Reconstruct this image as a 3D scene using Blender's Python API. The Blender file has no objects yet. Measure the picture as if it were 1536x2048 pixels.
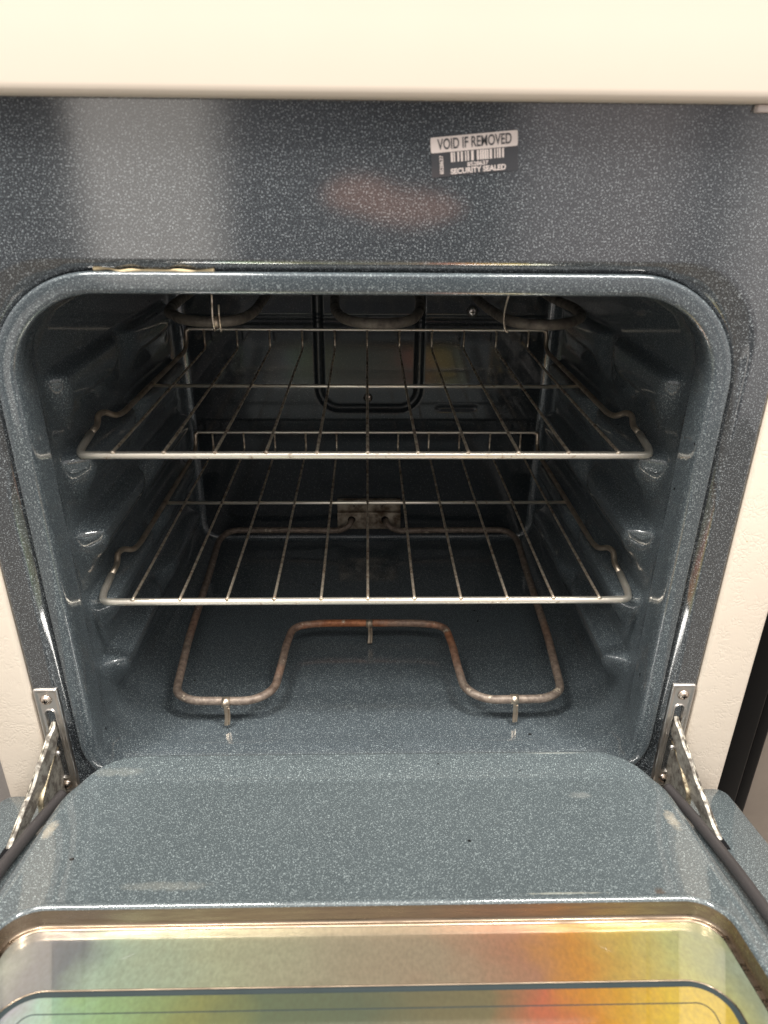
import bpy, bmesh, math, random
from mathutils import Vector, Matrix, noise
random.seed(7)
S = bpy.context.scene
COL = S.collection
R = math.radians
# ------------------------------------------------------------------ camera
PITCH, YAW, ROLL, FPX = .4482, .026, .0095, 1435.58
cam = bpy.data.cameras.new('camera'); camo = bpy.data.objects.new('camera', cam); COL.objects.link(camo)
cp, sp, cy_, sy_ = math.cos(PITCH), math.sin(PITCH), math.cos(YAW), math.sin(YAW)
fwd = Vector((sy_*cp, cy_*cp, -sp)); rt = Vector((cy_, -sy_, 0)); up = rt.cross(fwd)
c, s = math.cos(ROLL), math.sin(ROLL)
r2 = c*rt+s*up; u2 = -s*rt+c*up
m = Matrix((r2, u2, -fwd)).transposed().to_4x4(); m.translation = (-.0005, -.5634, .7555)
camo.matrix_world = m
cam.sensor_fit = 'VERTICAL'; cam.sensor_height = 36; cam.lens = FPX/2048*36
cam.clip_start = .02; cam.clip_end = 60
cam.dof.use_dof = True; cam.dof.focus_distance = .84; cam.dof.aperture_fstop = 7.5
S.camera = camo
S.render.resolution_x, S.render.resolution_y = 768, 1024
S.view_settings.view_transform = 'Standard'; S.view_settings.look = 'None'
S.view_settings.exposure = 0.0; S.view_settings.gamma = 1.0

# ------------------------------------------------------------------ world: the surrounding room as soft light
W = bpy.data.worlds.new('World'); S.world = W; W.use_nodes = True
nt = W.node_tree; nt.nodes.clear()
def N(nt, t, **k):
    n = nt.nodes.new(t)
    for a, b in k.items(): setattr(n, a, b)
    return n
def math_(nt, op, a, b=None, c=None):
    n = N(nt, 'ShaderNodeMath', operation=op)
    for i, v in enumerate((a, b, c)):
        if v is None: continue
        if isinstance(v, (int, float)): n.inputs[i].default_value = v
        else: nt.links.new(v, n.inputs[i])
    return n.outputs[0]
def ramp(nt, fac, stops, interp='LINEAR'):
    n = N(nt, 'ShaderNodeValToRGB'); cr = n.color_ramp; cr.interpolation = interp
    while len(cr.elements) < len(stops): cr.elements.new(.5)
    for e, (p, col) in zip(cr.elements, stops):
        e.position = p; e.color = (*col, 1) if len(col) == 3 else col
    nt.links.new(fac, n.inputs[0]); return n.outputs[0]
def mix(nt, f, a, b, blend='MIX'):
    n = N(nt, 'ShaderNodeMix', data_type='RGBA', blend_type=blend)
    for sock, v in ((n.inputs[0], f), (n.inputs[6], a), (n.inputs[7], b)):
        if isinstance(v, (int, float)): sock.default_value = v
        elif isinstance(v, tuple): sock.default_value = (*v, 1)
        else: nt.links.new(v, sock)
    return n.outputs[2]
tc = N(nt, 'ShaderNodeTexCoord'); sx = N(nt, 'ShaderNodeSeparateXYZ'); nt.links.new(tc.outputs['Generated'], sx.inputs[0])
X, Y, Z = sx.outputs
az = math_(nt, 'ARCTAN2', X, math_(nt, 'MULTIPLY', Y, -1.0))           # 0 = straight out of the oven
azn = math_(nt, 'MULTIPLY_ADD', az, 1/math.pi, .5)                       # -90..90 deg -> 0..1
def A(d): return .5+d/180
hor = ramp(nt, azn, [(0, (.7, .68, .66)), (A(-34), (.85, .8, .76)), (A(-28), (.45, .45, .45)), (A(-24.5), (.12, .12, .13)), (A(-20.5), (.12, .12, .13)),
                     (A(-19.3), (1.9, 1.76, 1.62)), (A(-12), (1.65, 1.53, 1.4)), (A(-9), (.2, .2, .22)), (A(3), (.08, .085, .1)), (A(9), (.12, .12, .13)),
                     (A(12.5), (.6, .54, .54)), (A(20), (.75, .66, .64)), (A(24), (.35, .33, .34)), (A(28), (1.1, 1.02, .98)), (1, (.7, .68, .66))])
# the hand holding the phone, seen mirrored in the enamel
def blob(x0, z0, rx, rz):
    hx = math_(nt, 'MULTIPLY', math_(nt, 'SUBTRACT', X, x0), 1/rx); hz = math_(nt, 'MULTIPLY', math_(nt, 'SUBTRACT', Z, z0), 1/rz)
    d = math_(nt, 'ADD', math_(nt, 'MULTIPLY', hx, hx), math_(nt, 'MULTIPLY', hz, hz))
    n = N(nt, 'ShaderNodeMapRange'); n.interpolation_type = 'SMOOTHSTEP'
    nt.links.new(d, n.inputs[0]); n.inputs[1].default_value = 1.4; n.inputs[2].default_value = .2
    return n.outputs[0]
hor = mix(nt, blob(.055, -.026, .070, .030), hor, (1.05, .56, .42))
hor = mix(nt, blob(-.008, -.006, .050, .032), hor, (1.05, .56, .42))
ceil_ = mix(nt, ramp(nt, Z, [(.35, (0, 0, 0)), (.75, (1, 1, 1))]), hor, (1.5, 1.47, 1.4))
allc = mix(nt, ramp(nt, math_(nt, 'MULTIPLY_ADD', Z, .5, .5), [(.25, (1, 1, 1)), (.42, (0, 0, 0))]), ceil_, (.3, .29, .27))
back = ramp(nt, math_(nt, 'MULTIPLY_ADD', Y, .5, .5), [(.5, (0, 0, 0)), (.62, (1, 1, 1))])
allc = mix(nt, back, allc, (.3, .3, .3))
bg = N(nt, 'ShaderNodeBackground'); bg.inputs[1].default_value = .92
nt.links.new(allc, bg.inputs[0]); out = N(nt, 'ShaderNodeOutputWorld'); nt.links.new(bg.outputs[0], out.inputs[0])

# ------------------------------------------------------------------ lamps: ceiling tubes of the room, plus an added fill lamp
def area(name, loc, target, sx, sy, power, col=(1, .96, .9)):
    l = bpy.data.lights.new(name, 'AREA'); l.shape = 'RECTANGLE'; l.size = sx; l.size_y = sy; l.energy = power; l.color = col
    o = bpy.data.objects.new(name, l); COL.objects.link(o); o.location = loc
    d = Vector(target)-Vector(loc); o.rotation_euler = d.to_track_quat('-Z', 'Y').to_euler()
area('ceiling_tube_and_fill_light', (-.62, -.40, 2.15), (-.1, -.1, .3), .14, .75, 44)
area('ceiling_tube_and_fill_light', (.68, -.40, 2.15), (.1, -.1, .3), .14, .75, 42)
area('ceiling_tube_and_fill_light', (.1, -1.3, 2.7), (0, 0, .6), 1.5, .3, 9)  # fill lamp, added to brighten the upright cream fronts

# ------------------------------------------------------------------ materials
def mat(name):
    m = bpy.data.materials.new(name); m.use_nodes = True; nt = m.node_tree; nt.nodes.clear()
    o = N(nt, 'ShaderNodeOutputMaterial'); b = N(nt, 'ShaderNodeBsdfPrincipled'); nt.links.new(b.outputs[0], o.inputs[0])
    return m, nt, b
def noise_(nt, vec, scale, detail=2, rough=.5, dist=0):
    n = N(nt, 'ShaderNodeTexNoise'); n.inputs['Scale'].default_value = scale; n.inputs['Detail'].default_value = detail
    n.inputs['Roughness'].default_value = rough; n.inputs['Distortion'].default_value = dist; nt.links.new(vec, n.inputs['Vector']); return n.outputs[0]
def coords(nt, kind='Object', scale=None):
    t = N(nt, 'ShaderNodeTexCoord').outputs[kind]
    if scale:
        mp = N(nt, 'ShaderNodeMapping'); mp.inputs['Scale'].default_value = scale; nt.links.new(t, mp.inputs[0]); t = mp.outputs[0]
    return t
def bump(nt, b, h, strength, dist, sock='Normal'):
    n = N(nt, 'ShaderNodeBump'); n.inputs['Strength'].default_value = strength; n.inputs['Distance'].default_value = dist
    nt.links.new(h, n.inputs['Height']); nt.links.new(n.outputs[0], b.inputs[sock]); return n
def enamel(name, base=(.022, .034, .040), speck=(.42, .47, .47), dens=.0, coat_ior=1.75, bumpy=.35, fine=(.075, .105, .115), cb=.25, sc=1., marks=()):
    m, nt, b = mat(name); co = coords(nt)
    n1 = noise_(nt, co, 950*sc, 1, .4); n2 = noise_(nt, co, 1500*sc, 1, .4); n3 = noise_(nt, co, 9, 3)
    f2 = ramp(nt, n2, [(.50-dens, (0, 0, 0)), (.66-dens, (1, 1, 1))])
    f1 = ramp(nt, n1, [(.625-dens, (0, 0, 0)), (.69-dens, (1, 1, 1))])
    b0 = mix(nt, n3, tuple(v*.8 for v in base), tuple(v*1.2 for v in base))
    c1 = mix(nt, f2, b0, fine); c2 = mix(nt, f1, c1, speck)
    chip = ramp(nt, noise_(nt, co, 120, 0), [(.885, (0, 0, 0)), (.90, (1, 1, 1))]); c2 = mix(nt, chip, c2, (.01, .01, .01))
    if marks:
        sp_ = N(nt, 'ShaderNodeSeparateXYZ'); nt.links.new(co, sp_.inputs[0]); rag = noise_(nt, co, 170, 3, .7)
        for (mx, my, rx, ry, amt, mc) in marks:
            hx = math_(nt, 'MULTIPLY', math_(nt, 'SUBTRACT', sp_.outputs[0], mx), 1/rx); hy = math_(nt, 'MULTIPLY', math_(nt, 'SUBTRACT', sp_.outputs[1], my), 1/ry)
            d = math_(nt, 'ADD', math_(nt, 'ADD', math_(nt, 'MULTIPLY', hx, hx), math_(nt, 'MULTIPLY', hy, hy)), math_(nt, 'MULTIPLY', math_(nt, 'SUBTRACT', rag, .5), 2.2))
            f = math_(nt, 'MULTIPLY', ramp(nt, d, [(.1, (1, 1, 1)), (1., (0, 0, 0))]), amt)
            c2 = mix(nt, f, c2, mc)
    nt.links.new(c2, b.inputs['Base Color']); b.inputs['Roughness'].default_value = .42
    b.inputs['Specular IOR Level'].default_value = .12
    b.inputs['Coat Weight'].default_value = 1; b.inputs['Coat IOR'].default_value = coat_ior
    wear = noise_(nt, co, 6, 4)
    nt.links.new(ramp(nt, wear, [(.35, (.04,)*3), (.75, (.12,)*3)]), b.inputs['Coat Roughness'])
    h = noise_(nt, co, 330, 2)
    bump(nt, b, h, bumpy, .0012); bump(nt, b, h, bumpy*cb, .0008, 'Coat Normal')
    return m
ENAMEL = enamel('speckled_enamel', bumpy=.12, dens=.02, base=(.044, .055, .064), fine=(.107, .127, .140), speck=(.26, .30, .31), coat_ior=1.8)
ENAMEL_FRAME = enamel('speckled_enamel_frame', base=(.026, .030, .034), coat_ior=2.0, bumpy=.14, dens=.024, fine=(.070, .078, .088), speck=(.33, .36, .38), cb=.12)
ENAMEL_DOOR = enamel('speckled_enamel_door', base=(.063, .077, .084), dens=.012, speck=(.32, .37, .375), fine=(.135, .160, .166), coat_ior=1.85, cb=.12, marks=((.153, -.1835, .036, .0012, .5, (.5, .5, .42)), (.19, -.0005, .034, .0012, .4, (.5, .52, .48)), (.228, -.183, .005, .005, .7, (.10, .07, .05)), (.274, -.096, .006, .016, .45, (.5, .44, .34)), (-.280, -.10, .006, .014, .45, (.5, .44, .34)), (-.25, -.018, .03, .006, .12, (.5, .48, .40)), (.202, -.058, .013, .006, .18, (.5, .5, .46)), (-.16, -.17, .04, .006, .18, (.45, .43, .36))), bumpy=.4)
ENAMEL_DARK = enamel('dark_speckled_enamel', base=(.016, .021, .025), speck=(.12, .13, .13), dens=-.04, fine=(.03, .036, .04), bumpy=.04, coat_ior=1.45)  # darker enamel with fainter specks, for the back wall

def cream(name, grain=True):
    m, nt, b = mat(name); co = coords(nt)
    v = noise_(nt, co, 12, 4)
    c1 = mix(nt, v, (.80, .70, .585), (.85, .75, .635)) if grain else mix(nt, v, (.69, .60, .505), (.72, .63, .535))
    if grain:
        dirt = ramp(nt, noise_(nt, co, 95, 2, .6), [(.765, (0, 0, 0)), (.80, (1, 1, 1))])
        c1 = mix(nt, dirt, c1, (.5, .36, .12))
    nt.links.new(c1, b.inputs['Base Color']); b.inputs['Roughness'].default_value = .38; b.inputs['Specular IOR Level'].default_value = .45
    if grain:
        w = N(nt, 'ShaderNodeTexVoronoi', feature='DISTANCE_TO_EDGE'); w.inputs['Scale'].default_value = 210
        co2 = N(nt, 'ShaderNodeMixRGB'); co2.inputs[0].default_value = .012
        nz = N(nt, 'ShaderNodeTexNoise'); nz.inputs['Scale'].default_value = 90; nt.links.new(co, nz.inputs['Vector'])
        nt.links.new(co, co2.inputs[1]); nt.links.new(nz.outputs['Color'], co2.inputs[2]); nt.links.new(co2.outputs[0], w.inputs['Vector'])
        hh = ramp(nt, w.outputs[0], [(0, (0, 0, 0)), (.22, (1, 1, 1))])
        pat = ramp(nt, noise_(nt, co, 60, 2), [(.42, (0, 0, 0)), (.58, (1, 1, 1))])
        hh = mix(nt, pat, (1., 1., 1.), hh)
        bump(nt, b, hh, .4, .0003)
    return m
CREAM = cream('cream_paint'); CREAM_S = cream('cream_console_paint', False)

def metal(name, col, rough=.25, dark=None, amt=(.45, .65), sc=140, metallic=1., stretch=None, bs=.15):
    m, nt, b = mat(name); co = coords(nt, scale=stretch)
    if dark:
        f = ramp(nt, noise_(nt, co, sc, 4, .6), [(amt[0], (0, 0, 0)), (amt[1], (1, 1, 1))])
        nt.links.new(mix(nt, f, col, dark), b.inputs['Base Color'])
        nt.links.new(ramp(nt, f, [(0, (rough,)*3), (1, (min(.9, rough+.35),)*3)]), b.inputs['Roughness'])
    else:
        b.inputs['Base Color'].default_value = (*col, 1); b.inputs['Roughness'].default_value = rough
    b.inputs['Metallic'].default_value = metallic
    bump(nt, b, noise_(nt, co, sc*4, 2), bs, .0004)
    return m
CHROME = metal('worn_chrome', (.98, .91, .79), .30, (.62, .50, .38), (.6, .74), 160, metallic=.82)
CHROME_WIRE = metal('heat_browned_chrome', (.88, .77, .62), .30, (.30, .22, .16), (.42, .66), 120, metallic=.80)
CHROME_SIDE = metal('scorched_chrome', (.70, .60, .48), .33, (.34, .26, .19), (.35, .75), 60, bs=.03, metallic=.93)
ZINC = metal('zinc_plate', (.72, .68, .64), .30, (.42, .38, .34), (.5, .8), 60)
GREASY = metal('greasy_steel', (.60, .57, .50), .42, (.17, .15, .13), (.36, .62), 110, bs=.5, metallic=.7)
BRASSY = metal('yellowed_steel', (.70, .60, .42), .45, (.22, .18, .13), (.38, .62), 110, bs=.5)
WORN_EDGE = metal('worn_edge', (.62, .57, .47), .5, (.16, .14, .12), (.35, .6), 130, bs=.5)
SCREW = metal('nickel_screw', (.78, .66, .56), .22, (.25, .17, .12), (.5, .7), 200)
PORCELAIN_PLATE = metal('stained_aluminium', (.46, .40, .32), .5, (.13, .09, .06), (.4, .65), 60, metallic=.6)
def rusty(name):
    m, nt, b = mat(name); co = coords(nt)
    # rust sits in the middle bridge and along the right leg of the rod
    n1 = noise_(nt, co, 14, 3, .6); n2 = noise_(nt, co, 160, 4, .7)
    f = ramp(nt, n1, [(.44, (0, 0, 0)), (.56, (1, 1, 1))])
    body = mix(nt, ramp(nt, n2, [(.35, (0, 0, 0)), (.7, (1, 1, 1))]), (.14, .108, .088), (.33, .27, .22))
    rust = mix(nt, ramp(nt, n2, [(.3, (0, 0, 0)), (.7, (1, 1, 1))]), (.18, .062, .025), (.50, .20, .09))
    sx = N(nt, 'ShaderNodeSeparateXYZ'); nt.links.new(co, sx.inputs[0])
    mid = ramp(nt, sx.outputs[1], [(.085, (.05,)*3), (.17, (.5,)*3), (.215, (1, 1, 1)), (.24, (1, 1, 1)), (.27, (.35,)*3), (.34, (.06,)*3)])
    cen = ramp(nt, math_(nt, 'ABSOLUTE', math_(nt, 'SUBTRACT', sx.outputs[0], .002)), [(.118, (1, 1, 1)), (.135, (.3,)*3)])
    fr = math_(nt, 'MULTIPLY', math_(nt, 'MULTIPLY', math_(nt, 'MULTIPLY_ADD', f, .75, .25), mid), cen)
    c1 = mix(nt, fr, body, rust)
    flake = ramp(nt, noise_(nt, co, 75, 4, .7), [(.63, (0, 0, 0)), (.67, (1, 1, 1))])
    c1 = mix(nt, flake, c1, (.55, .47, .36))
    nt.links.new(c1, b.inputs['Base Color']); b.inputs['Roughness'].default_value = .5; b.inputs['Metallic'].default_value = .25
    bump(nt, b, n2, .5, .0006); return m
ROD = rusty('rusted_heating_rod')
BROIL = metal('grey_heating_rod', (.16, .14, .115), .45, (.06, .05, .045), (.4, .7), 80, metallic=.3)
def plain(name, col, rough=.5, spec=.5, metallic=0, coat=0, var=.15, sc=40):
    m, nt, b = mat(name); co = coords(nt)
    nt.links.new(mix(nt, noise_(nt, co, sc, 3), tuple(v*(1-var) for v in col), tuple(v*(1+var) for v in col)), b.inputs['Base Color'])
    b.inputs['Roughness'].default_value = rough; b.inputs['Specular IOR Level'].default_value = spec
    b.inputs['Metallic'].default_value = metallic; b.inputs['Coat Weight'].default_value = coat
    return m
RUBBER = plain('gasket_rubber', (.045, .040, .040), .45)
VOID = plain('dark_gap', (.008, .008, .009), .9, .1)
STICKER = plain('sticker_paper', (.66, .58, .55), .5, .3, var=.04)
STICKER_B = plain('sticker_film', (.050, .052, .058), .35, .4, coat=.6)
INK = plain('sticker_ink', (.07, .07, .075), .6, .2)
FIBRE = plain('glass_fibre', (.52, .42, .26), .9, .1, var=.4, sc=300)
BLACK = plain('black_trim', (.004, .004, .0045), .35, .12)
BEIGE = plain('beige_grey_panel', (.36, .30, .25), .35, .5)
LGREY = plain('grey_panel', (.36, .34, .33), .4, .5)
STEEL_DK = plain('side_sheet', (.6, .54, .43), .4)
FLOORM = plain('floor_vinyl', (.2, .18, .16), .5)
BRONZE = metal('bronzed_steel_trim', (.34, .27, .20), .25, (.20, .15, .11), (.4, .7), 25, stretch=(1, 12, 12), bs=.05)
LINE_D = plain('dark_seal', (.03, .04, .042), .7, .1)

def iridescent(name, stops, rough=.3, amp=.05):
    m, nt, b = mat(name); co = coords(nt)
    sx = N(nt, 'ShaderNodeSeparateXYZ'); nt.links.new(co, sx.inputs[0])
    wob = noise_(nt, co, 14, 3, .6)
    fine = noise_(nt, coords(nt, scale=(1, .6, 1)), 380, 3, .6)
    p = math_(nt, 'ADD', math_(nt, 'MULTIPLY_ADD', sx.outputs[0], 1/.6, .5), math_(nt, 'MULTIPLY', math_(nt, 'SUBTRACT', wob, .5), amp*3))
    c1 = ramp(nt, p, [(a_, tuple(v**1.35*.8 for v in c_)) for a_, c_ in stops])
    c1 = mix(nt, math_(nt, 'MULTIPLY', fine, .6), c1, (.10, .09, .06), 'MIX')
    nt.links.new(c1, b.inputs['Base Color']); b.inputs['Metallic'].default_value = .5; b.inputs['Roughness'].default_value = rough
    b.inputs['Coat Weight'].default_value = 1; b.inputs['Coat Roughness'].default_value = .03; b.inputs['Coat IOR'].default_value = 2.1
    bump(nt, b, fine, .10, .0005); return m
GLASS = iridescent('heat_tint_painted_reflection_glass', [(.0, (.70, .74, .62)), (.09, (.40, .40, .42)), (.14, (.36, .38, .40)), (.20, (.62, .74, .60)), (.32, (.68, .70, .52)),
    (.46, (.62, .57, .44)), (.58, (.62, .52, .40)), (.68, (.70, .42, .30)), (.745, (.90, .50, .16)), (.82, (.84, .68, .24)), (.88, (.70, .70, .34)), (.94, (.50, .56, .42)), (1, (.62, .74, .66))])  # coating tint, with side reflections painted into the outer stops
GLASS2 = iridescent('heat_tint_painted_reflection_inner_glass', [(.0, (.7, .55, .65)), (.09, (.55, .50, .62)), (.14, (.50, .72, .62)), (.2, (.52, .72, .42)), (.30, (.50, .52, .26)), (.38, (.32, .38, .26)),
    (.5, (.30, .34, .25)), (.62, (.42, .37, .24)), (.69, (.85, .34, .22)), (.76, (.95, .52, .12)), (.84, (.95, .72, .12)), (.9, (.85, .70, .2)), (.95, (.6, .66, .4)), (1, (.5, .72, .6))])  # inner pane: coating tint and painted-in teal and yellow reflections

# ------------------------------------------------------------------ helpers
def link(name, me, m, parent=None, smooth=True, label=None):
    o = bpy.data.objects.new(name, me); COL.objects.link(o)
    if m: me.materials.append(m)
    if smooth:
        for p in me.polygons: p.use_smooth = True
    if parent: o.parent = parent
    if label: o['label'] = label
    return o
def thing(name, label, cat, loc=(0, 0, 0), group=None):
    o = bpy.data.objects.new(name, None); COL.objects.link(o); o.location = loc; o['label'] = label; o['category'] = cat
    o.empty_display_size = .05
    if group: o['group'] = group
    return o
def pydata(name, vs, fs, m, parent=None, smooth=True, label=None):
    me = bpy.data.meshes.new(name); me.from_pydata([tuple(v) for v in vs], [], fs); me.update()
    bm = bmesh.new(); bm.from_mesh(me); bmesh.ops.recalc_face_normals(bm, faces=bm.faces); bm.to_mesh(me); bm.free()
    return link(name, me, m, parent, smooth, label)
def smooth_path(pts, rad=.01, n=6):
    """round every inner corner of a polyline with an arc-like quadratic"""
    P = [Vector(p) for p in pts]; out = [P[0]]
    rads = rad if isinstance(rad, (list, tuple)) else [rad]*len(P)
    for i in range(1, len(P)-1):
        a, b, c_ = P[i-1], P[i], P[i+1]
        r = min(rads[i], (a-b).length*.49, (c_-b).length*.49)
        p0 = b+(a-b).normalized()*r; p2 = b+(c_-b).normalized()*r
        for k in range(n+1):
            t = k/n; out.append(p0*(1-t)**2+b*2*t*(1-t)+p2*t*t)
    out.append(P[-1]); return out
def catmull(pts, n=6, closed=False):
    P = [Vector(p) for p in pts]; out = []; L = len(P)
    for i in range(L if closed else L-1):
        g = lambda k: P[k % L] if closed else P[max(0, min(L-1, k))]
        p0, p1, p2, p3 = g(i-1), g(i), g(i+1), g(i+2)
        for k in range(n):
            t = k/n
            out.append(.5*((2*p1)+(p2-p0)*t+(2*p0-5*p1+4*p2-p3)*t*t+(3*p1-p0-3*p2+p3)*t**3))
    if not closed: out.append(P[-1])
    return out
def tube_bm(bm, pts, r, seg=10, wob=0, caps=True, flat=None):
    """swept tube; r number or list; flat=(w,h,upvec) gives an elliptical strap"""
    P = [Vector(p) for p in pts]; rings = []
    t0 = (P[1]-P[0]).normalized(); nrm = t0.orthogonal().normalized()
    if flat: nrm = (Vector(flat[2])-t0*Vector(flat[2]).dot(t0)).normalized()
    for i, p in enumerate(P):
        t = ((P[min(i+1, len(P)-1)]-P[max(i-1, 0)])).normalized()
        nrm = (nrm-t*nrm.dot(t)).normalized(); bn = t.cross(nrm)
        rr = r[i] if isinstance(r, (list, tuple)) else r
        if wob: rr *= 1+wob*noise.noise(p*90)
        ring = []
        for k in range(seg):
            a = 2*math.pi*k/seg
            if flat: ring.append(bm.verts.new(p+nrm*math.cos(a)*flat[1]*rr+bn*math.sin(a)*flat[0]*rr))
            else: ring.append(bm.verts.new(p+(nrm*math.cos(a)+bn*math.sin(a))*rr))
        rings.append(ring)
    for a, b in zip(rings, rings[1:]):
        for k in range(seg): bm.faces.new((a[k], a[(k+1) % seg], b[(k+1) % seg], b[k]))
    if caps: bm.faces.new(rings[0][::-1]); bm.faces.new(rings[-1])
def sphere_bm(bm, c_, r, sc=(1, 1, 1), sub=2):
    g = bmesh.ops.create_icosphere(bm, subdivisions=sub, radius=r)
    for v in g['verts']: v.co = Vector((v.co.x*sc[0], v.co.y*sc[1], v.co.z*sc[2]))+Vector(c_)
def box_bm(bm, x0, x1, y0, y1, z0, z1, bev=0, seg=2):
    g = bmesh.ops.create_cube(bm, size=1); vs = g['verts']
    for v in vs: v.co = Vector(((x0+x1)/2+v.co.x*(x1-x0), (y0+y1)/2+v.co.y*(y1-y0), (z0+z1)/2+v.co.z*(z1-z0)))
    if bev:
        es = list({e for v in vs for e in v.link_edges})
        bmesh.ops.bevel(bm, geom=es, offset=bev, segments=seg, profile=.5, affect='EDGES')
def from_bm(name, bm, m, parent=None, smooth=True, label=None):
    me = bpy.data.meshes.new(name); bmesh.ops.recalc_face_normals(bm, faces=bm.faces); bm.to_mesh(me); bm.free()
    return link(name, me, m, parent, smooth, label)
def tube(name, pts, r, m, parent=None, seg=10, wob=0, **k):
    bm = bmesh.new(); tube_bm(bm, pts, r, seg, wob, **k); return from_bm(name, bm, m, parent)
def autosmooth(o, ang=40):
    me = o.data; bm = bmesh.new(); bm.from_mesh(me)
    for e in bm.edges:
        if len(e.link_faces) == 2 and e.calc_face_angle(0) > R(ang): e.smooth = False
    bm.to_mesh(me); bm.free(); return o
def rrect(hw, z0, z1, rt_, rb_, nc=14, ns=40, nt_=24):
    """rounded rectangle points (x,z); counter-clockwise from the right side's bottom. hw half width, rt_/rb_ top/bottom corner radii"""
    P = []
    def seg(a, b, n):
        for k in range(n): t = k/n; P.append((a[0]+(b[0]-a[0])*t, a[1]+(b[1]-a[1])*t))
    def arc(cx, cz, r, a0, a1):
        for k in range(nc): a = a0+(a1-a0)*k/nc; P.append((cx+r*math.cos(a), cz+r*math.sin(a)))
    seg((hw, z0+rb_), (hw, z1-rt_), ns); arc(hw-rt_, z1-rt_, rt_, 0, math.pi/2)
    seg((hw-rt_, z1), (-hw+rt_, z1), nt_); arc(-hw+rt_, z1-rt_, rt_, math.pi/2, math.pi)
    seg((-hw, z1-rt_), (-hw, z0+rb_), ns); arc(-hw+rb_, z0+rb_, rb_, math.pi, 1.5*math.pi)
    seg((-hw+rb_, z0), (hw-rb_, z0), nt_); arc(hw-rb_, z0+rb_, rb_, 1.5*math.pi, 2*math.pi)
    return P
def loft(name, rings, m, parent, disp=None, cap=False, smooth=True, closed=True, label=None):
    vs = []; fs = []; n = len(rings[0])
    for rg in rings: vs += rg
    if disp: vs = [disp(Vector(v)) for v in vs]
    for i in range(len(rings)-1):
        for k in range(n):
            k2 = (k+1) % n; fs.append((i*n+k, i*n+k2, (i+1)*n+k2, (i+1)*n+k))
    if cap: fs.append(tuple(range((len(rings)-1)*n, len(rings)*n)))
    me = bpy.data.meshes.new(name); me.from_pydata([tuple(v) for v in vs], [], fs); me.update()
    return link(name, me, m, parent, smooth, label)
def sstep(a, b, x):
    t = max(0, min(1, (x-a)/(b-a))); return t*t*(3-2*t)

# ================================================================== THE SETTING
bm = bmesh.new(); box_bm(bm, -1.6, 1.6, -2.2, 1.2, -.20, -.15); o = from_bm('floor', bm, FLOORM, smooth=False); o['kind'] = 'structure'; o['label'] = 'plain brownish floor under the appliances'

# neighbouring appliances either side
def neighbour(sgn, label):
    t = thing('neighbouring_appliance', label, 'appliance', (sgn*.6, .03, -.15))
    def part(nm, x0, x1, y0, y1, z0, z1, m_, bev=.003):
        bm = bmesh.new(); a, b = sorted((sgn*x0, sgn*x1)); box_bm(bm, a-sgn*.6, b-sgn*.6, y0-.03, y1-.03, z0+.15, z1+.15, bev); return from_bm(nm, bm, m_, t)
    return t, part
t, part = neighbour(1, 'appliance with black edge trim standing just right of the cream oven side')
part('edge_trim', .386, .418, .02, .60, -.15, .95, BLACK); part('edge_trim', .4205, .437, .028, .60, -.15, .95, BLACK); part('front_panel', .439, 1.05, .045, .60, -.15, .95, BEIGE)
t, part = neighbour(-1, 'grey appliance panel standing just left of the cream oven side')
part('front_panel', .384, .95, .03, .60, -.15, .95, LGREY)

# ================================================================== THE OVEN
OV = thing('oven', 'cream oven with grey speckled enamel interior and its door lowered open', 'oven', (0, 0, -.15))
OFF = bpy.data.objects  # (all oven parts are modelled in world coordinates; the Empty sits on the floor)
def adopt(o):
    o.parent = OV; o.matrix_parent_inverse = Matrix.Translation((0, 0, .15)); return o

Z0, Z1, HW = .184, .667, .2775
# --- cavity liner: flange round the opening, side walls with stamped rack ledges
LEDGE = [.584, .506, .4285, .3505, .272]
def ridge(y, z):
    h = 0
    for i, zt in enumerate(LEDGE):
        u = zt-z                                   # distance below the ledge top
        if u < -.006 or u > .068: continue
        # front tip leans: the ridge narrows to a point low at the front
        ys = .062+.030*max(0, u/.06)**1.3
        front = sstep(ys-.003, ys+.020, y)
        prof = sstep(-.006, .003, u)*(1-sstep(.010, .062, u))
        dip = 1-.75*math.exp(-((y-.255)/.022)**2)*(1 if u < .06 else 0)
        end = 1-sstep(.44, .47, y)
        amp = .024 if i else .014
        h = max(h, amp*front*prof*dip*end)
    return h
def cav_disp(v):
    x, y, z = v
    if abs(x) > HW-.03 and y > .03:
        sg = 1 if x > 0 else -1
        x -= sg*ridge(y, z)
        # gentle vertical bead along the front of the wall
        w = .5*sstep(Z0+.03, Z0+.10, z)*(1-sstep(.58, .62, z))
        x -= sg*.0035*math.exp(-((y-.036)/.0045)**2)*w
    return Vector((x, y, z))
prof = [(.018, .0168), (.006, .0166), (.001, .0164), (-.0012, .0158), (-.0020, .0148), (-.0022, .0135), (-.0019, .0090), (-.0016, .0045), (-.0013, .0024), (-.0006, .0011), (.0012, .0003), (.004, 0), (.008, -.0001), (.014, .0002), (.022, .0012)]
ys = [.022+.0028*i for i in range(1, 40)]; y = ys[-1]
while y < .510: y += .006; ys.append(y)
prof += [(y, .0012+.0071*sstep(.022, .06, y)-.003*(y/.5)) for y in ys]
yb = .5245; d0 = prof[-1][1]; y0 = prof[-1][0]; rr = yb-y0
prof += [(y0+rr*math.sin(a), d0-.013*(1-math.cos(a))) for a in [R(9*k) for k in range(1, 11)]]
rings = []
for y, d in prof:
    f = sstep(.02, .12, y)
    rt_ = .072*(1-f)+.035*f+d; rb_ = .050*(1-f)+.030*f+d
    zb = Z0-.016*(1-sstep(.0, .05, y))
    rings.append([(x, y, z) for x, z in rrect(HW+d, zb-d*.6, Z1+d, max(.006, rt_), max(.006, rb_), ns=190)])
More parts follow.
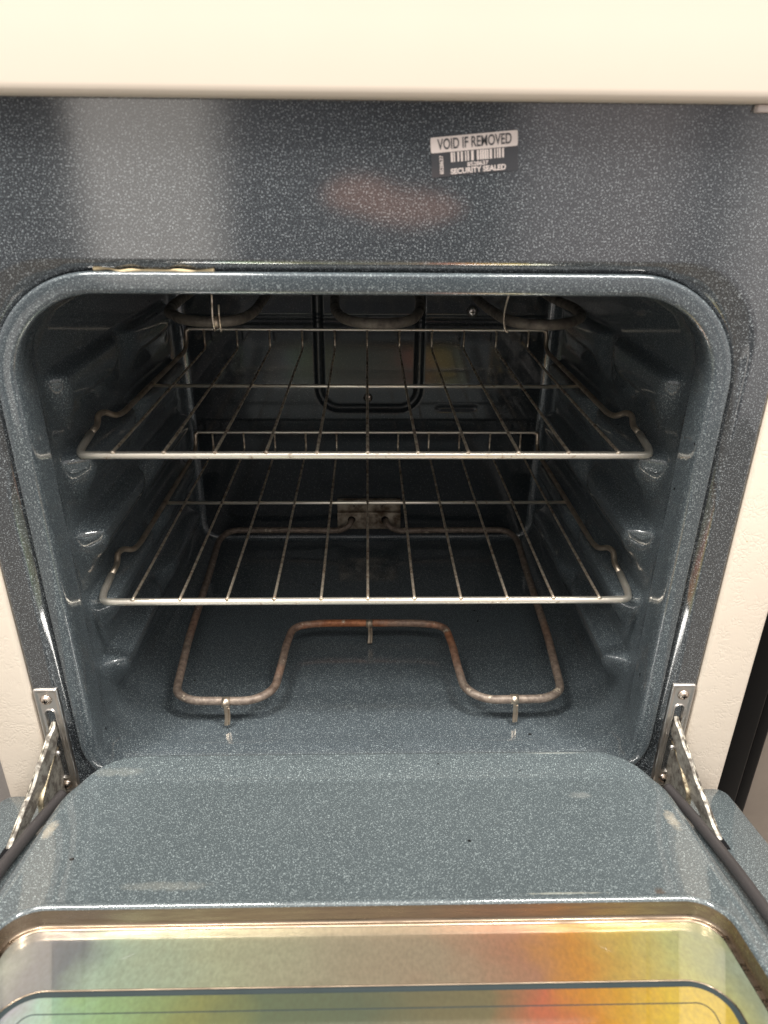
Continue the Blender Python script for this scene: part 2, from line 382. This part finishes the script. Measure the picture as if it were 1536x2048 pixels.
adopt(loft('cavity_liner', rings, ENAMEL, None, disp=cav_disp))

# --- back wall with its stamped U channel
def sdrr(x, z, cx, cz, hx, hz, r):
    qx = abs(x-cx)-hx+r; qz = abs(z-cz)-hz+r
    return math.hypot(max(qx, 0), max(qz, 0))+min(max(qx, qz), 0)-r
nx, nz = 260, 230; vs = []; fs = []
for j in range(nz+1):
    for i in range(nx+1):
        x = -.285+.57*i/nx; z = .17+.50*j/nz
        d = sdrr(x, z, .003, .60, .0765, .187, .030)
        h = .0095*(1-sstep(.0035, .0065, abs(d)))
        h -= .0015*sstep(0.0, .004, -d)
        h += .0022*math.exp(-((z-.553)/.0022)**2)
        h += .002*math.exp(-((z-.413)/.003)**2)*sstep(.105, .115, x)*(1-sstep(.165, .175, x))
        vs.append((x, .5248+h, z))
for j in range(nz):
    for i in range(nx):
        a = j*(nx+1)+i; fs.append((a, a+1, a+nx+2, a+nx+1))
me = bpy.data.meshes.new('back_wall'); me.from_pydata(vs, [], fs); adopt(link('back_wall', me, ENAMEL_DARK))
def screw(name, x, y, z, r, parent, m_=SCREW, nrm='y'):
    bm = bmesh.new(); seg = 20
    prof_ = [(r*1.25, 0), (r*1.25, -.0006), (r, -.0010), (r*.93, -.0022), (r*.6, -.0031), (r*.25, -.0034)]
    rg = []
    for rr_, dy in prof_: rg.append([bm.verts.new((x+rr_*math.cos(2*math.pi*k/seg), y+dy, z+rr_*math.sin(2*math.pi*k/seg))) for k in range(seg)])
    for a, b in zip(rg, rg[1:]):
        for k in range(seg): bm.faces.new((a[k], a[(k+1) % seg], b[(k+1) % seg], b[k]))
    bm.faces.new(rg[-1])
    o = from_bm(name, bm, m_); 
    # cross recess
    bm = bmesh.new()
    for w, h in ((r*.55, r*.14), (r*.14, r*.55)): box_bm(bm, x-w, x+w, y-.00355, y-.0032, z-h, z+h)
    rc = from_bm('cross_recess', bm, VOID, smooth=False); rc.parent = o
    return o
adopt(screw('back_screw', .0011, .523, .4308, .0056, None))
sc = screw('back_screw', .1565, .5215, .5629, .0068, None, ZINC); adopt(sc)

# --- front frame with a rolled edge round the opening
prof = [(.016, .0180, .090), (.010, .0183, .090), (.0065, .0190, .089), (.0048, .0202, .087), (.0030, .0232, .078), (.0014, .0258, .072), (.0004, .0278, .069), (0, .0300, .068)]
FW = .3275
rings = []
for y, d, rr_ in prof: rings.append([(x, y, z) for x, z in rrect(HW+d, Z0-.018-d, Z1+d*.86, rr_, rr_*.72)])
rings.append([(x, 0, z) for x, z in rrect(HW+.0306, Z0-.018-.0306, Z1+.0306*.86, .068, .049)])
rings.append([(x, 0, z) for x, z in rrect(FW-.0025, .062, .8045, .003, .003)])
rings.append([(x, .0001, z) for x, z in rrect(FW-.001, .06, .806, .003, .003)])
rings.append([(x, .0008, z) for x, z in rrect(FW, .059, .807, .003, .003)])
rings.append([(x, .02, z) for x, z in rrect(FW, .059, .807, .003, .003)])
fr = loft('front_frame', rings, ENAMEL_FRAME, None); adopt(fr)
# dark backing in the gap between frame and liner
rings = [[(x, .0165, z) for x, z in rrect(HW+d, Z0-.018-d*.6, Z1+d, .08, .06)] for d in (.010, .03)]
adopt(loft('gap_shadow_strip', rings, VOID, None))
# burnt yellow glass fibre poking out of the gap above the opening
pts = [(-.205+.010*k, .0035+.0015*math.sin(k*1.7), .6838+.0006*math.sin(k*2.3)+.0012*(k < 2)) for k in range(10)]
bm = bmesh.new(); tube_bm(bm, catmull(pts, 4), [.0007+.0010*abs(math.sin(i*.37+1)) for i in range(37)], 8); adopt(from_bm('insulation_strip', bm, FIBRE, label='frayed yellowish insulation poking out above the opening'))

# --- console above (rolled lower edge), cream
prof2 = [(.03, .7965), (.004, .7965), (-.008, .7966), (-.0105, .7972), (-.0122, .7985), (-.0130, .8005), (-.0132, .804), (-.0134, .84), (-.014, .93), (-.015, .938), (-.005, .942), (.6, .942)]
vs = []; fs = []; xs = [-.3785, -.3775]+[-.37+.02*i for i in range(38)]+[.3775, .3785]
for x in xs:
    for (yy, zz) in prof2: vs.append((x, yy+(.001 if abs(x) > .378 else 0), zz))
n = len(prof2)
for i in range(len(xs)-1):
    for k in range(n-1): a = i*n+k; fs.append((a, a+1, a+n+1, a+n))
for i0 in (0, (len(xs)-1)*n): fs.append(tuple(range(i0, i0+n)))
adopt(pydata('console_panel', vs, fs, CREAM_S, label='smooth cream panel above the opening'))
bm = bmesh.new(); box_bm(bm, .268, .282, -.006, .004, .7915, .7962, .001); adopt(from_bm('console_clip', bm, STICKER))

# --- cream side panels
for sg in (-1, 1):
    bm = bmesh.new(); a, b = sorted((sg*(FW+.0012), sg*.3785))
    box_bm(bm, a, b, -.0035, .62, -.12, .7955, .0045, 4)
    adopt(from_bm('side_panel', bm, CREAM))
# body behind the frame and kick drawer below the door
bm = bmesh.new(); box_bm(bm, -.3265, .3265, .545, .62, -.12, .79); adopt(from_bm('rear_body', bm, STEEL_DK, smooth=False))
bm = bmesh.new(); box_bm(bm, -.326, .326, -.012, .50, -.10, .055, .004, 3); adopt(from_bm('drawer_front', bm, CREAM))

# --- hinge plates, screws and arms
def hinge(sg):
    cx = sg*.3145
    grp = 'hinge_plate'
    # plate with an oblong slot: outer ring lofted to the slot ring
    hw_, z0, z1 = .0118, .160, .2945
    rings = []
    def ring(hx, a, b, r, y): return [(cx+x, y, z) for x, z in rrect(hx, a, b, r, r, nc=8, ns=12, nt_=3)]
    rings += [ring(hw_, z0, z1, .0018, .001), ring(hw_, z0, z1, .0018, -.0022), ring(hw_-.0006, z0+.0006, z1-.0006, .0016, -.0028),
              ring(hw_-.0022, z0+.0022, z1-.0022, .0016, -.0028), ring(hw_-.003, z0+.003, z1-.003, .0016, -.0019), ring(hw_-.0045, z0+.0045, z1-.0045, .0016, -.0019),
              ring(.0062, .178, .2705, .0058, -.0019), ring(.0056, .1786, .2699, .0054, -.0032), ring(.0048, .1794, .2691, .0046, -.0030), ring(.0042, .180, .2685, .0041, -.001), ring(.0042, .180, .2685, .0041, .008)]
    pl = adopt(loft('hinge_plate', rings, ZINC, None)); autosmooth(pl, 50)
    back_ = pydata('slot_opening', [(cx-.0047, .0012, .179), (cx+.0047, .0012, .179), (cx+.0047, .0012, .2695), (cx-.0047, .0012, .2695)], [(0, 1, 2, 3)], VOID, None); 
    back_.parent = pl
    for z in (.2818, .1695):
        s_ = screw('screw', cx+sg*.001, -.0022, z, .0045, None); s_.parent = pl
    # long strap arm: from the slot out to the door
    P = catmull([(cx, .004, .2525), (cx+sg*.0005, -.006, .2485), (cx+sg*.002, -.019, .2405), (cx+sg*.005, -.038, .2280), (cx+sg*.009, -.060, .2120), (cx+sg*.013, -.085, .198), (cx+sg*.0145, -.103, .1885)], 6)
    bm = bmesh.new()
    n = len(P); outer = [P[i] for i in range(n)]
    depth = [.010+.012*math.sin(math.pi*min(1, i/(n-1)*1.05))*.9 for i in range(n)]
    vs = []; fs = []
    for i, p in enumerate(P):
        wv = .0009*math.sin(i*.8)
        for dx, dz in ((-.0024, 0), (-.0012, .0008), (.0012, .0008), (.0024, 0), (.0030, -depth[i]), (-.0030, -depth[i]), ):
            vs.append((p.x+dx+wv*.6*(dz < -.001), p.y, p.z+dz+wv))
    for i in range(n-1):
        for k in range(6): fs.append((i*6+k, i*6+(k+1) % 6, (i+1)*6+(k+1) % 6, (i+1)*6+k))
    fs += [tuple(range(6)), tuple(range((n-1)*6, n*6))]
    arm = adopt(pydata('hinge_arm', vs, fs, GREASY)); autosmooth(arm, 45)
    # bright worn top edge (a folded lip)
    e = tube('folded_edge', [p+Vector((sg*.0012, 0, .0006)) for p in P], .0009, WORN_EDGE, None, 6, .5); e.parent = arm
    # rivet head on the arm
    bm = bmesh.new(); sphere_bm(bm, (cx-sg*.003, -.012, .222), .0034, (1, .8, 1)); e = from_bm('rivet', bm, ZINC); e.parent = arm
    # inner latch: bent yellowed strap plus grey cheek plate
    cheek = [(.002, .228), (-.012, .224), (-.026, .214), (-.040, .203), (-.052, .190), (-.050, .176), (-.036, .168), (-.018, .164), (-.004, .160), (.002, .160)]
    vs = []; fs = []
    for dx in (-.0012, .0012):
        for yy, zz in cheek: vs.append((cx+sg*.0035+dx, yy, zz))
    n = len(cheek); fs = [tuple(range(n)), tuple(range(n, 2*n))]+[(k, (k+1) % n, n+(k+1) % n, n+k) for k in range(n)]
    adopt(pydata('hinge_cheek', vs, fs, GREASY, smooth=False))
    L = adopt(tube('hinge_latch', smooth_path([(cx+sg*.004, .001, .219), (cx+sg*.0045, -.014, .215), (cx+sg*.003, -.036, .208), (cx+sg*.0035, -.052, .198), (cx+sg*.004, -.050, .184), (cx+sg*.004, -.058, .176)], .008), 1, BRASSY, None, 8, .2, flat=(.0034, .0012, (0, .3, 1))))
    q = tube('latch_hook', smooth_path([(cx+sg*.0065, -.008, .214), (cx+sg*.0075, -.020, .211), (cx+sg*.0075, -.030, .196), (cx+sg*.007, -.034, .182)], .006), 1, GREASY, None, 6, .2, flat=(.0018, .0014, (0, .3, 1))); q.parent = L
for sg in (-1, 1): hinge(sg)

# --- security sticker
SU = Vector((math.cos(R(5.2)), 0, math.sin(R(5.2)))); SV = Vector((-SU.z, 0, SU.x)); SO = Vector((.0448, 0, .7642))
def spt(u, v, y): p = SO+SU*u+SV*v; return Vector((p.x, y, p.z))
def sheet(name, u0, u1, v0, v1, y, m_, parent, rad=0):
    if rad:
        pts = []
        for (cx, cz, a0) in ((u1-rad, v1-rad, 0), (u0+rad, v1-rad, 90), (u0+rad, v0+rad, 180), (u1-rad, v0+rad, 270)):
            for k in range(5): a = R(a0+22.5*k); pts.append(spt(cx+rad*math.cos(a), cz+rad*math.sin(a), y))
    else: pts = [spt(u0, v0, y), spt(u1, v0, y), spt(u1, v1, y), spt(u0, v1, y)]
    n = len(pts); vs = pts+[p+Vector((0, .00012, 0)) for p in pts]
    fs = [tuple(range(n)), tuple(range(n, 2*n))]+[(k, (k+1) % n, n+(k+1) % n, n+k) for k in range(n)]
    o = pydata(name, vs, fs, m_, None, False)
    if parent: o.parent = parent
    return o
film = adopt(sheet('security_sticker', 0, .0612, -.0155, .0002, -.00025, STICKER_B, None)); film['label'] = 'security seal sticker with barcode, tilted on the speckled frame'
sheet('paper_band', 0, .0610, 0, .0098, -.0005, STICKER, film, .0011)
def text(name, body, u, v, size, m_, parent, y, rot=0, width=None, bold=0):
    cu = bpy.data.curves.new(name, 'FONT'); cu.body = body; cu.size = size; cu.extrude = .00004; cu.offset = bold
    cu.align_x = 'CENTER'; cu.align_y = 'CENTER'
    tmp = bpy.data.objects.new(name, cu); COL.objects.link(tmp); bpy.context.view_layer.update()
    me = bpy.data.meshes.new_from_object(tmp.evaluated_get(bpy.context.evaluated_depsgraph_get()))
    bpy.data.objects.remove(tmp)
    xs = [w.co.x for w in me.vertices]; w0 = max(xs)-min(xs); k = (width/w0) if width else 1; mx = (max(xs)+min(xs))/2
    for w in me.vertices:
        a, b = (w.co.x-mx)*k, w.co.y
        if rot: a, b = -b, a
        w.co = spt(u+a, v+b, y-w.co.z)
    me.materials.clear(); o = link(name, me, m_, None, False); o.parent = parent; return o
text('lettering', 'VOID IF REMOVED', .0307, .0048, .0094, INK, film, -.0006, width=.052, bold=.00018)
text('lettering', 'SECURITY SEALED', .0330, -.0128, .0048, STICKER, film, -.0004, width=.0392, bold=.00016)
text('lettering', '8528637', .0328, -.0090, .0036, STICKER, film, -.0004, width=.0150, bold=.00008)
text('lettering', '8528637', .0072, -.0078, .0036, STICKER, film, -.0004, rot=1, width=.0120, bold=.00008)
bm = bmesh.new(); u = .0138
bars = [8, 3, 5, 9, 7, 6, 8, 8, 5, 4, 6, 8, 10, 12, 8, 3, 7, 1.5, 8, 1.5, 8, 1.5, 6, 4, 9, 8, 5, 5, 5, 3, 7, 5, 7, 4]
tot = sum(bars); 
for i, b_ in enumerate(bars):
    w_ = .0382*b_/tot
    if i % 2 == 0:
        q = [spt(u, -.0066, -.0004), spt(u+w_, -.0066, -.0004), spt(u+w_, -.0004, -.0004), spt(u, -.0004, -.0004)]
        bm.faces.new([bm.verts.new(p) for p in q])
    u += w_
o = from_bm('barcode', bm, STICKER, None, False); o.parent = film

# --- bake element on the oven floor
ez = .2094; er = .0049
half = [(-.0260, .507, .2262), (-.030, .494, .2215), (-.046, .497, ez+.002), (-.110, .503, ez), (-.228, .503, ez), (-.2405, .470, ez), (-.2355, .38, ez), (-.2325, .30, ez), (-.2290, .20, ez), (-.2205, .094, ez), (-.200, .080, ez),
        (-.130, .079, ez), (-.108, .098, ez), (-.1045, .150, ez), (-.1035, .180, ez), (-.098, .225, ez), (-.066, .232, ez), (0, .232, ez)]
pts = half+[(-x*(1.0 if i > 8 else 1.0)+.004, y-.001, z) for i, (x, y, z) in list(enumerate(half))[-2::-1]]
rads = [.004]*len(pts)
for i, p in enumerate(pts):
    rads[i] = .034 if (abs(abs(p[0])-.2205) < .01 and p[1] < .1) or abs(abs(p[0]-.002)-.1) < .006 and p[1] < .1 else .022
be = adopt(tube('bake_element', smooth_path(pts, rads, 8), er, ROD, None, 12, .05)); be['label'] = 'rusty brown bent heating rod just above the oven floor'
for (x, y, zt) in ((-.160, .0775, ez), (.167, .0785, ez), (.002, .2305, ez)):
    bm = bmesh.new()
    h = zt-Z0
    leg = catmull([(x, y, zt+.0052), (x-.0006, y-.0052, zt+.002), (x, y-.0055, zt-.004), (x+.0004, y-.0065, zt-h*.6), (x-.0003, y-.010, Z0+.0006)], 4)
    tube_bm(bm, leg, 1, 8, .2, flat=(.0022, .0009, (0, 1, 0)))
    leg2 = [p+Vector((.0030, .001, -.0003)) for p in leg[8:]]
    tube_bm(bm, leg2, 1, 6, .2, flat=(.0012, .0007, (0, 1, 0)))
    tube_bm(bm, [(x-.0042, y, zt+.0002), (x+.0042, y, zt+.0002)], .0058, 12, .12)
    l = from_bm('support_leg', bm, CHROME_SIDE); l.parent = be
bm = bmesh.new(); box_bm(bm, -.050, .055, .508, .5235, .2085, .2385, .001); box_bm(bm, -.050, .055, .514, .5235, .239, .2585, .001)
pl = from_bm('mounting_plate', bm, PORCELAIN_PLATE, None); pl.parent = be; autosmooth(pl)
for x in (-.0265, .029):
    bm = bmesh.new(); tube_bm(bm, [(x, .5085, .2262), (x, .5070, .2262)], .0062, 14); c_ = from_bm('grommet_hole', bm, VOID); c_.parent = be
for x in (-.022, .024):
    s_ = screw('plate_screw', x, .514, .250, .0032, None, PORCELAIN_PLATE); s_.parent = be

# --- broil element hanging from the ceiling
bz = .615
bp = [(-.215, .50, bz), (-.215, .255, bz), (-.197, .195, bz), (-.176, .172, bz), (-.152, .166, bz), (-.130, .180, bz), (-.121, .225, bz), (-.121, .30, bz), (-.118, .40, bz), (-.080, .44, bz), (-.042, .40, bz), (-.038, .30, bz), (-.033, .225, bz), (-.018, .176, bz), (.0125, .158, bz), (.041, .176, bz), (.055, .222, bz), (.062, .30, bz), (.066, .40, bz), (.10, .44, bz),
      (.130, .40, bz), (.131, .30, bz), (.136, .233, bz), (.146, .178, bz), (.172, .157, bz), (.202, .168, bz), (.226, .205, bz), (.231, .257, bz), (.222, .33, bz), (.222, .50, bz)]
br = adopt(tube('broil_element', catmull(bp, 8), .0054, BROIL, None, 12)); br['label'] = 'dark looping heating rod under the oven ceiling'
def hanger(pts, r=.0013):
    o = tube('hanger', catmull(pts, 5), r, CHROME_WIRE, None, 7, .2); o.parent = br
hanger([(-.152, .164, .668), (-.152, .163, .64), (-.1525, .1605, .622), (-.152, .160, .612), (-.152, .165, .607), (-.152, .172, .612)], .0012)
hanger([(-.146, .164, .632), (-.146, .161, .622), (-.146, .164, .606)], .0010)
hanger([(.150, .18, .668), (.142, .178, .640), (.138, .173, .622), (.139, .168, .609), (.142, .166, .606)], .0011)
bm = bmesh.new(); tube_bm(bm, [(-.1565, .1665, bz), (-.1480, .1660, bz)], .0056, 12, .2); o = from_bm('clamp', bm, CHROME_WIRE); o.parent = br

# --- the door: lowered to about thirteen degrees above level. local axes: x, s (outwards), h (off the panel)
AL = R(13); DT = Vector((0, -math.cos(AL), math.sin(AL))); DN = Vector((0, math.sin(AL), math.cos(AL))); DO = Vector((0, -.02, .172))
# local frame: X = x, Y = -s, Z = h
DM = Matrix((Vector((1, 0, 0)), -DT, DN)).transposed().to_4x4(); DM.translation = DO
DOOR_S1 = .53
def drr(hw, s0, s1, r0, r1, h, nc=14, ns=30, nt_=30):
    # rounded rect in door plane; far edge s0 with radius r0, near edge s1 with radius r1
    return [(x, -s_, h) for x, s_ in [(p[0], s0+s1-p[1]) for p in rrect(hw, s0, s1, r0, r1, nc, ns, nt_)]]
# outer shell (flange with bevelled outline, thickness below)
rings = [drr(.300, .01, DOOR_S1-.05, .03, .03, .0005), drr(.3705, .000, DOOR_S1, .010, .012, 0), drr(.3735, -.0015, DOOR_S1+.002, .012, .014, -.002), drr(.3745, -.0025, DOOR_S1+.003, .012, .014, -.006), drr(.3745, -.0025, DOOR_S1+.003, .012, .014, -.038)]
door = loft('door', rings, ENAMEL_DOOR, None); adopt(door)
door.matrix_world = DM
bpy.context.view_layer.update()
def dpart(o): o.parent = door; o.matrix_parent_inverse = Matrix.Identity(4); return o
# cream outer skin under it
rings = [drr(.3755, -.003, DOOR_S1+.004, .012, .014, -.0385), drr(.3755, -.003, DOOR_S1+.004, .012, .014, -.052), drr(.368, .004, DOOR_S1-.004, .012, .014, -.056)]
dpart(loft('door_outer_skin', rings, CREAM, None, cap=True))
# raised liner: side slopes, long front bevel, flat top, then the rolled rim of the window well
def plug(d, h, s0, s1=DOOR_S1-.045): return drr(.2845+d, s0, s1, max(.02, .055+d), max(.01, .03+d), h, ns=110)
rings = [plug(.0365, .0002, .006, DOOR_S1-.012), plug(.0350, .0050, .008, DOOR_S1-.014), plug(.0335, .0068, .010, DOOR_S1-.016), plug(.0180, .0072, .006, DOOR_S1-.024), plug(.0135, .014, .004, DOOR_S1-.029), plug(.009, .0235, .0015, DOOR_S1-.034), plug(.006, .0300, -.0005, DOOR_S1-.037), plug(.0035, .0322, -.002, DOOR_S1-.040),
         plug(.0015, .0330, -.0015, DOOR_S1-.042), plug(.0005, .0335, .0008, DOOR_S1-.044), plug(-.0008, .0340, .015, DOOR_S1-.045), plug(-.0018, .0340, .0285, DOOR_S1-.046), plug(-.0022, .0340, .0305, DOOR_S1-.047), plug(-.0032, .0340, .036, DOOR_S1-.049)]
for k_, rg in enumerate(rings):
    if k_ < 4: continue
    for q_, v_ in enumerate(rg):                      # the far rim of the liner sweeps up
        e_ = max(0., (.0300+v_[1])/.030); rg[q_] = (v_[0], v_[1], v_[2]+.0105*min(1.05, e_)*(1 if k_ > 5 else .8))
WS0, WS1, WHW = .1905, .455, .2725
def well(d, h): return drr(WHW+d, WS0-d, WS1+d, .030+max(d, -.02), .030+max(d, -.02), h, ns=110)
rings += [well(.0055, .0340), well(.003, .0350), well(.0015, .0357), well(-.0002, .0357), well(-.0018, .0348), well(-.0026, .0330)]
dpart(loft('door_liner', rings, ENAMEL_DOOR, None))
rings = [well(-.0027, .0335), well(-.0035, .0300), well(-.0040, .0240), well(-.0048, .0215), well(-.0060, .0208), well(-.0066, .0214), well(-.0078, .0214), well(-.0086, .0205)]
dpart(loft('window_trim', rings, BRONZE, None))
rings = [well(-.0070, .0198), well(-.0066, .0080)]
g = drr(WHW-.0065, WS0+.0065, WS1-.0065, .0235, .0235, .0203)
dpart(pydata('window_glass', g, [tuple(range(len(g)))], GLASS, smooth=False))
def inner(d, h): return drr(.2445+d, .2525-d, WS1-.03+d, .026+d, .026+d, h)
dpart(loft('glass_seal', [inner(.0005, .0204), inner(.0002, .0212), inner(-.0012, .0212), inner(-.0016, .0206), inner(-.0045, .02065)], LINE_D, None))
rings = [inner(.0016, .0204), inner(.0014, .0213), inner(.0008, .0213), inner(.0005, .0204)]
dpart(loft('glass_bead', rings, BRONZE, None))
dpart(loft('glass_bead', [inner(d_-.0165, h_) for d_, h_ in ((.0004, .0208), (.0002, .0211), (-.0002, .0211), (-.0004, .0208))], LINE_D, None))
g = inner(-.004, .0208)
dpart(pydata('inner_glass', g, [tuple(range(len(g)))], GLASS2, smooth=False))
# rod gasket down both sides
for sg in (-1, 1):
    gp = [(sg*.3045, -.017, .0135), (sg*.3075, -.035, .0125), (sg*.3115, -.07, .0120), (sg*.3155, -.13, .0120), (sg*.3165, -.20, .0120), (sg*.3165, -.34, .0120), (sg*.3165, -.47, .0120)]
    dpart(tube('door_gasket', catmull(gp, 6), .0052, RUBBER, None, 12))
    # flat spring seat where the hinge arm enters the flange
    bm = bmesh.new(); box_bm(bm, sg*.328-.0045, sg*.328+.0045, -.094, -.045, .0006, .0016, .0004); dpart(from_bm('hinge_slot', bm, VOID))

# ================================================================== THE RACKS
def rack(label, y0, z0):
    t = thing('oven_rack', label, 'oven rack', (0, y0, z0), 'wire racks inside the oven')
    hw, b, a, r_ = .2735, .4325, .2415, .028
    # thick front bar with both corners
    P = smooth_path([(-hw, .043, .0065), (-hw, .014, .0015), (-hw+.004, 0, 0), (hw-.004, 0, 0), (hw, .014, .0015), (hw, .043, .0065)], [0, .012, .014, .014, .012, 0], 8)
    tube('front_bar', P, .0037, CHROME, t, 14)
    for sg in (-1, 1):
        P = smooth_path([(sg*hw, .043, .0065), (sg*.2735, .064, .008), (sg*.2755, .074, .0155), (sg*.2725, .085, .0155), (sg*.2665, .097, .007), (sg*.2655, .12, .003), (sg*.2655, b-.022, .002), (sg*.2655, b-.006, .008), (sg*.2655, b, r_), (sg*.2615, b, r_+.001)], [0, .008, .008, .006, .008, .01, .012, .01, .005, 0], 6)
        tube('side_rail', P, .0031, CHROME_SIDE, t, 12)
    tube('back_rail', smooth_path([(-.2655, b, r_-.004), (-.2635, b, r_+.002), (.2635, b, r_+.002), (.2655, b, r_-.004)], .004), .0022, CHROME, t, 10)
    tube('cross_bar', [(-.2655, a, -.0012), (.2655, a, -.0012)], .0023, CHROME, t, 10)
    for k in range(11):
        x = -.2387+.04774*k
        sag = [(x, -.0015, .0032), (x, .004, .0036), (x, .05, .0030), (x+random.uniform(-.0006, .0006), a, .0024), (x, b-.010, .0026), (x, b-.0042, .005), (x, b-.0036, r_+.001)]
        bm = bmesh.new(); tube_bm(bm, smooth_path(sag, [0, .001, .02, .02, .006, .004, 0], 4), .0015, 8)
        sphere_bm(bm, (x, -.0014, .0033), .0023, (1.15, .8, .85))
        from_bm('wire', bm, CHROME_WIRE, t)
    return t
rack('wire oven rack in the upper position, above the other rack', .0728, .5092)
rack('wire oven rack in the lower position, just above the rusty heating rod', .0612, .3540)
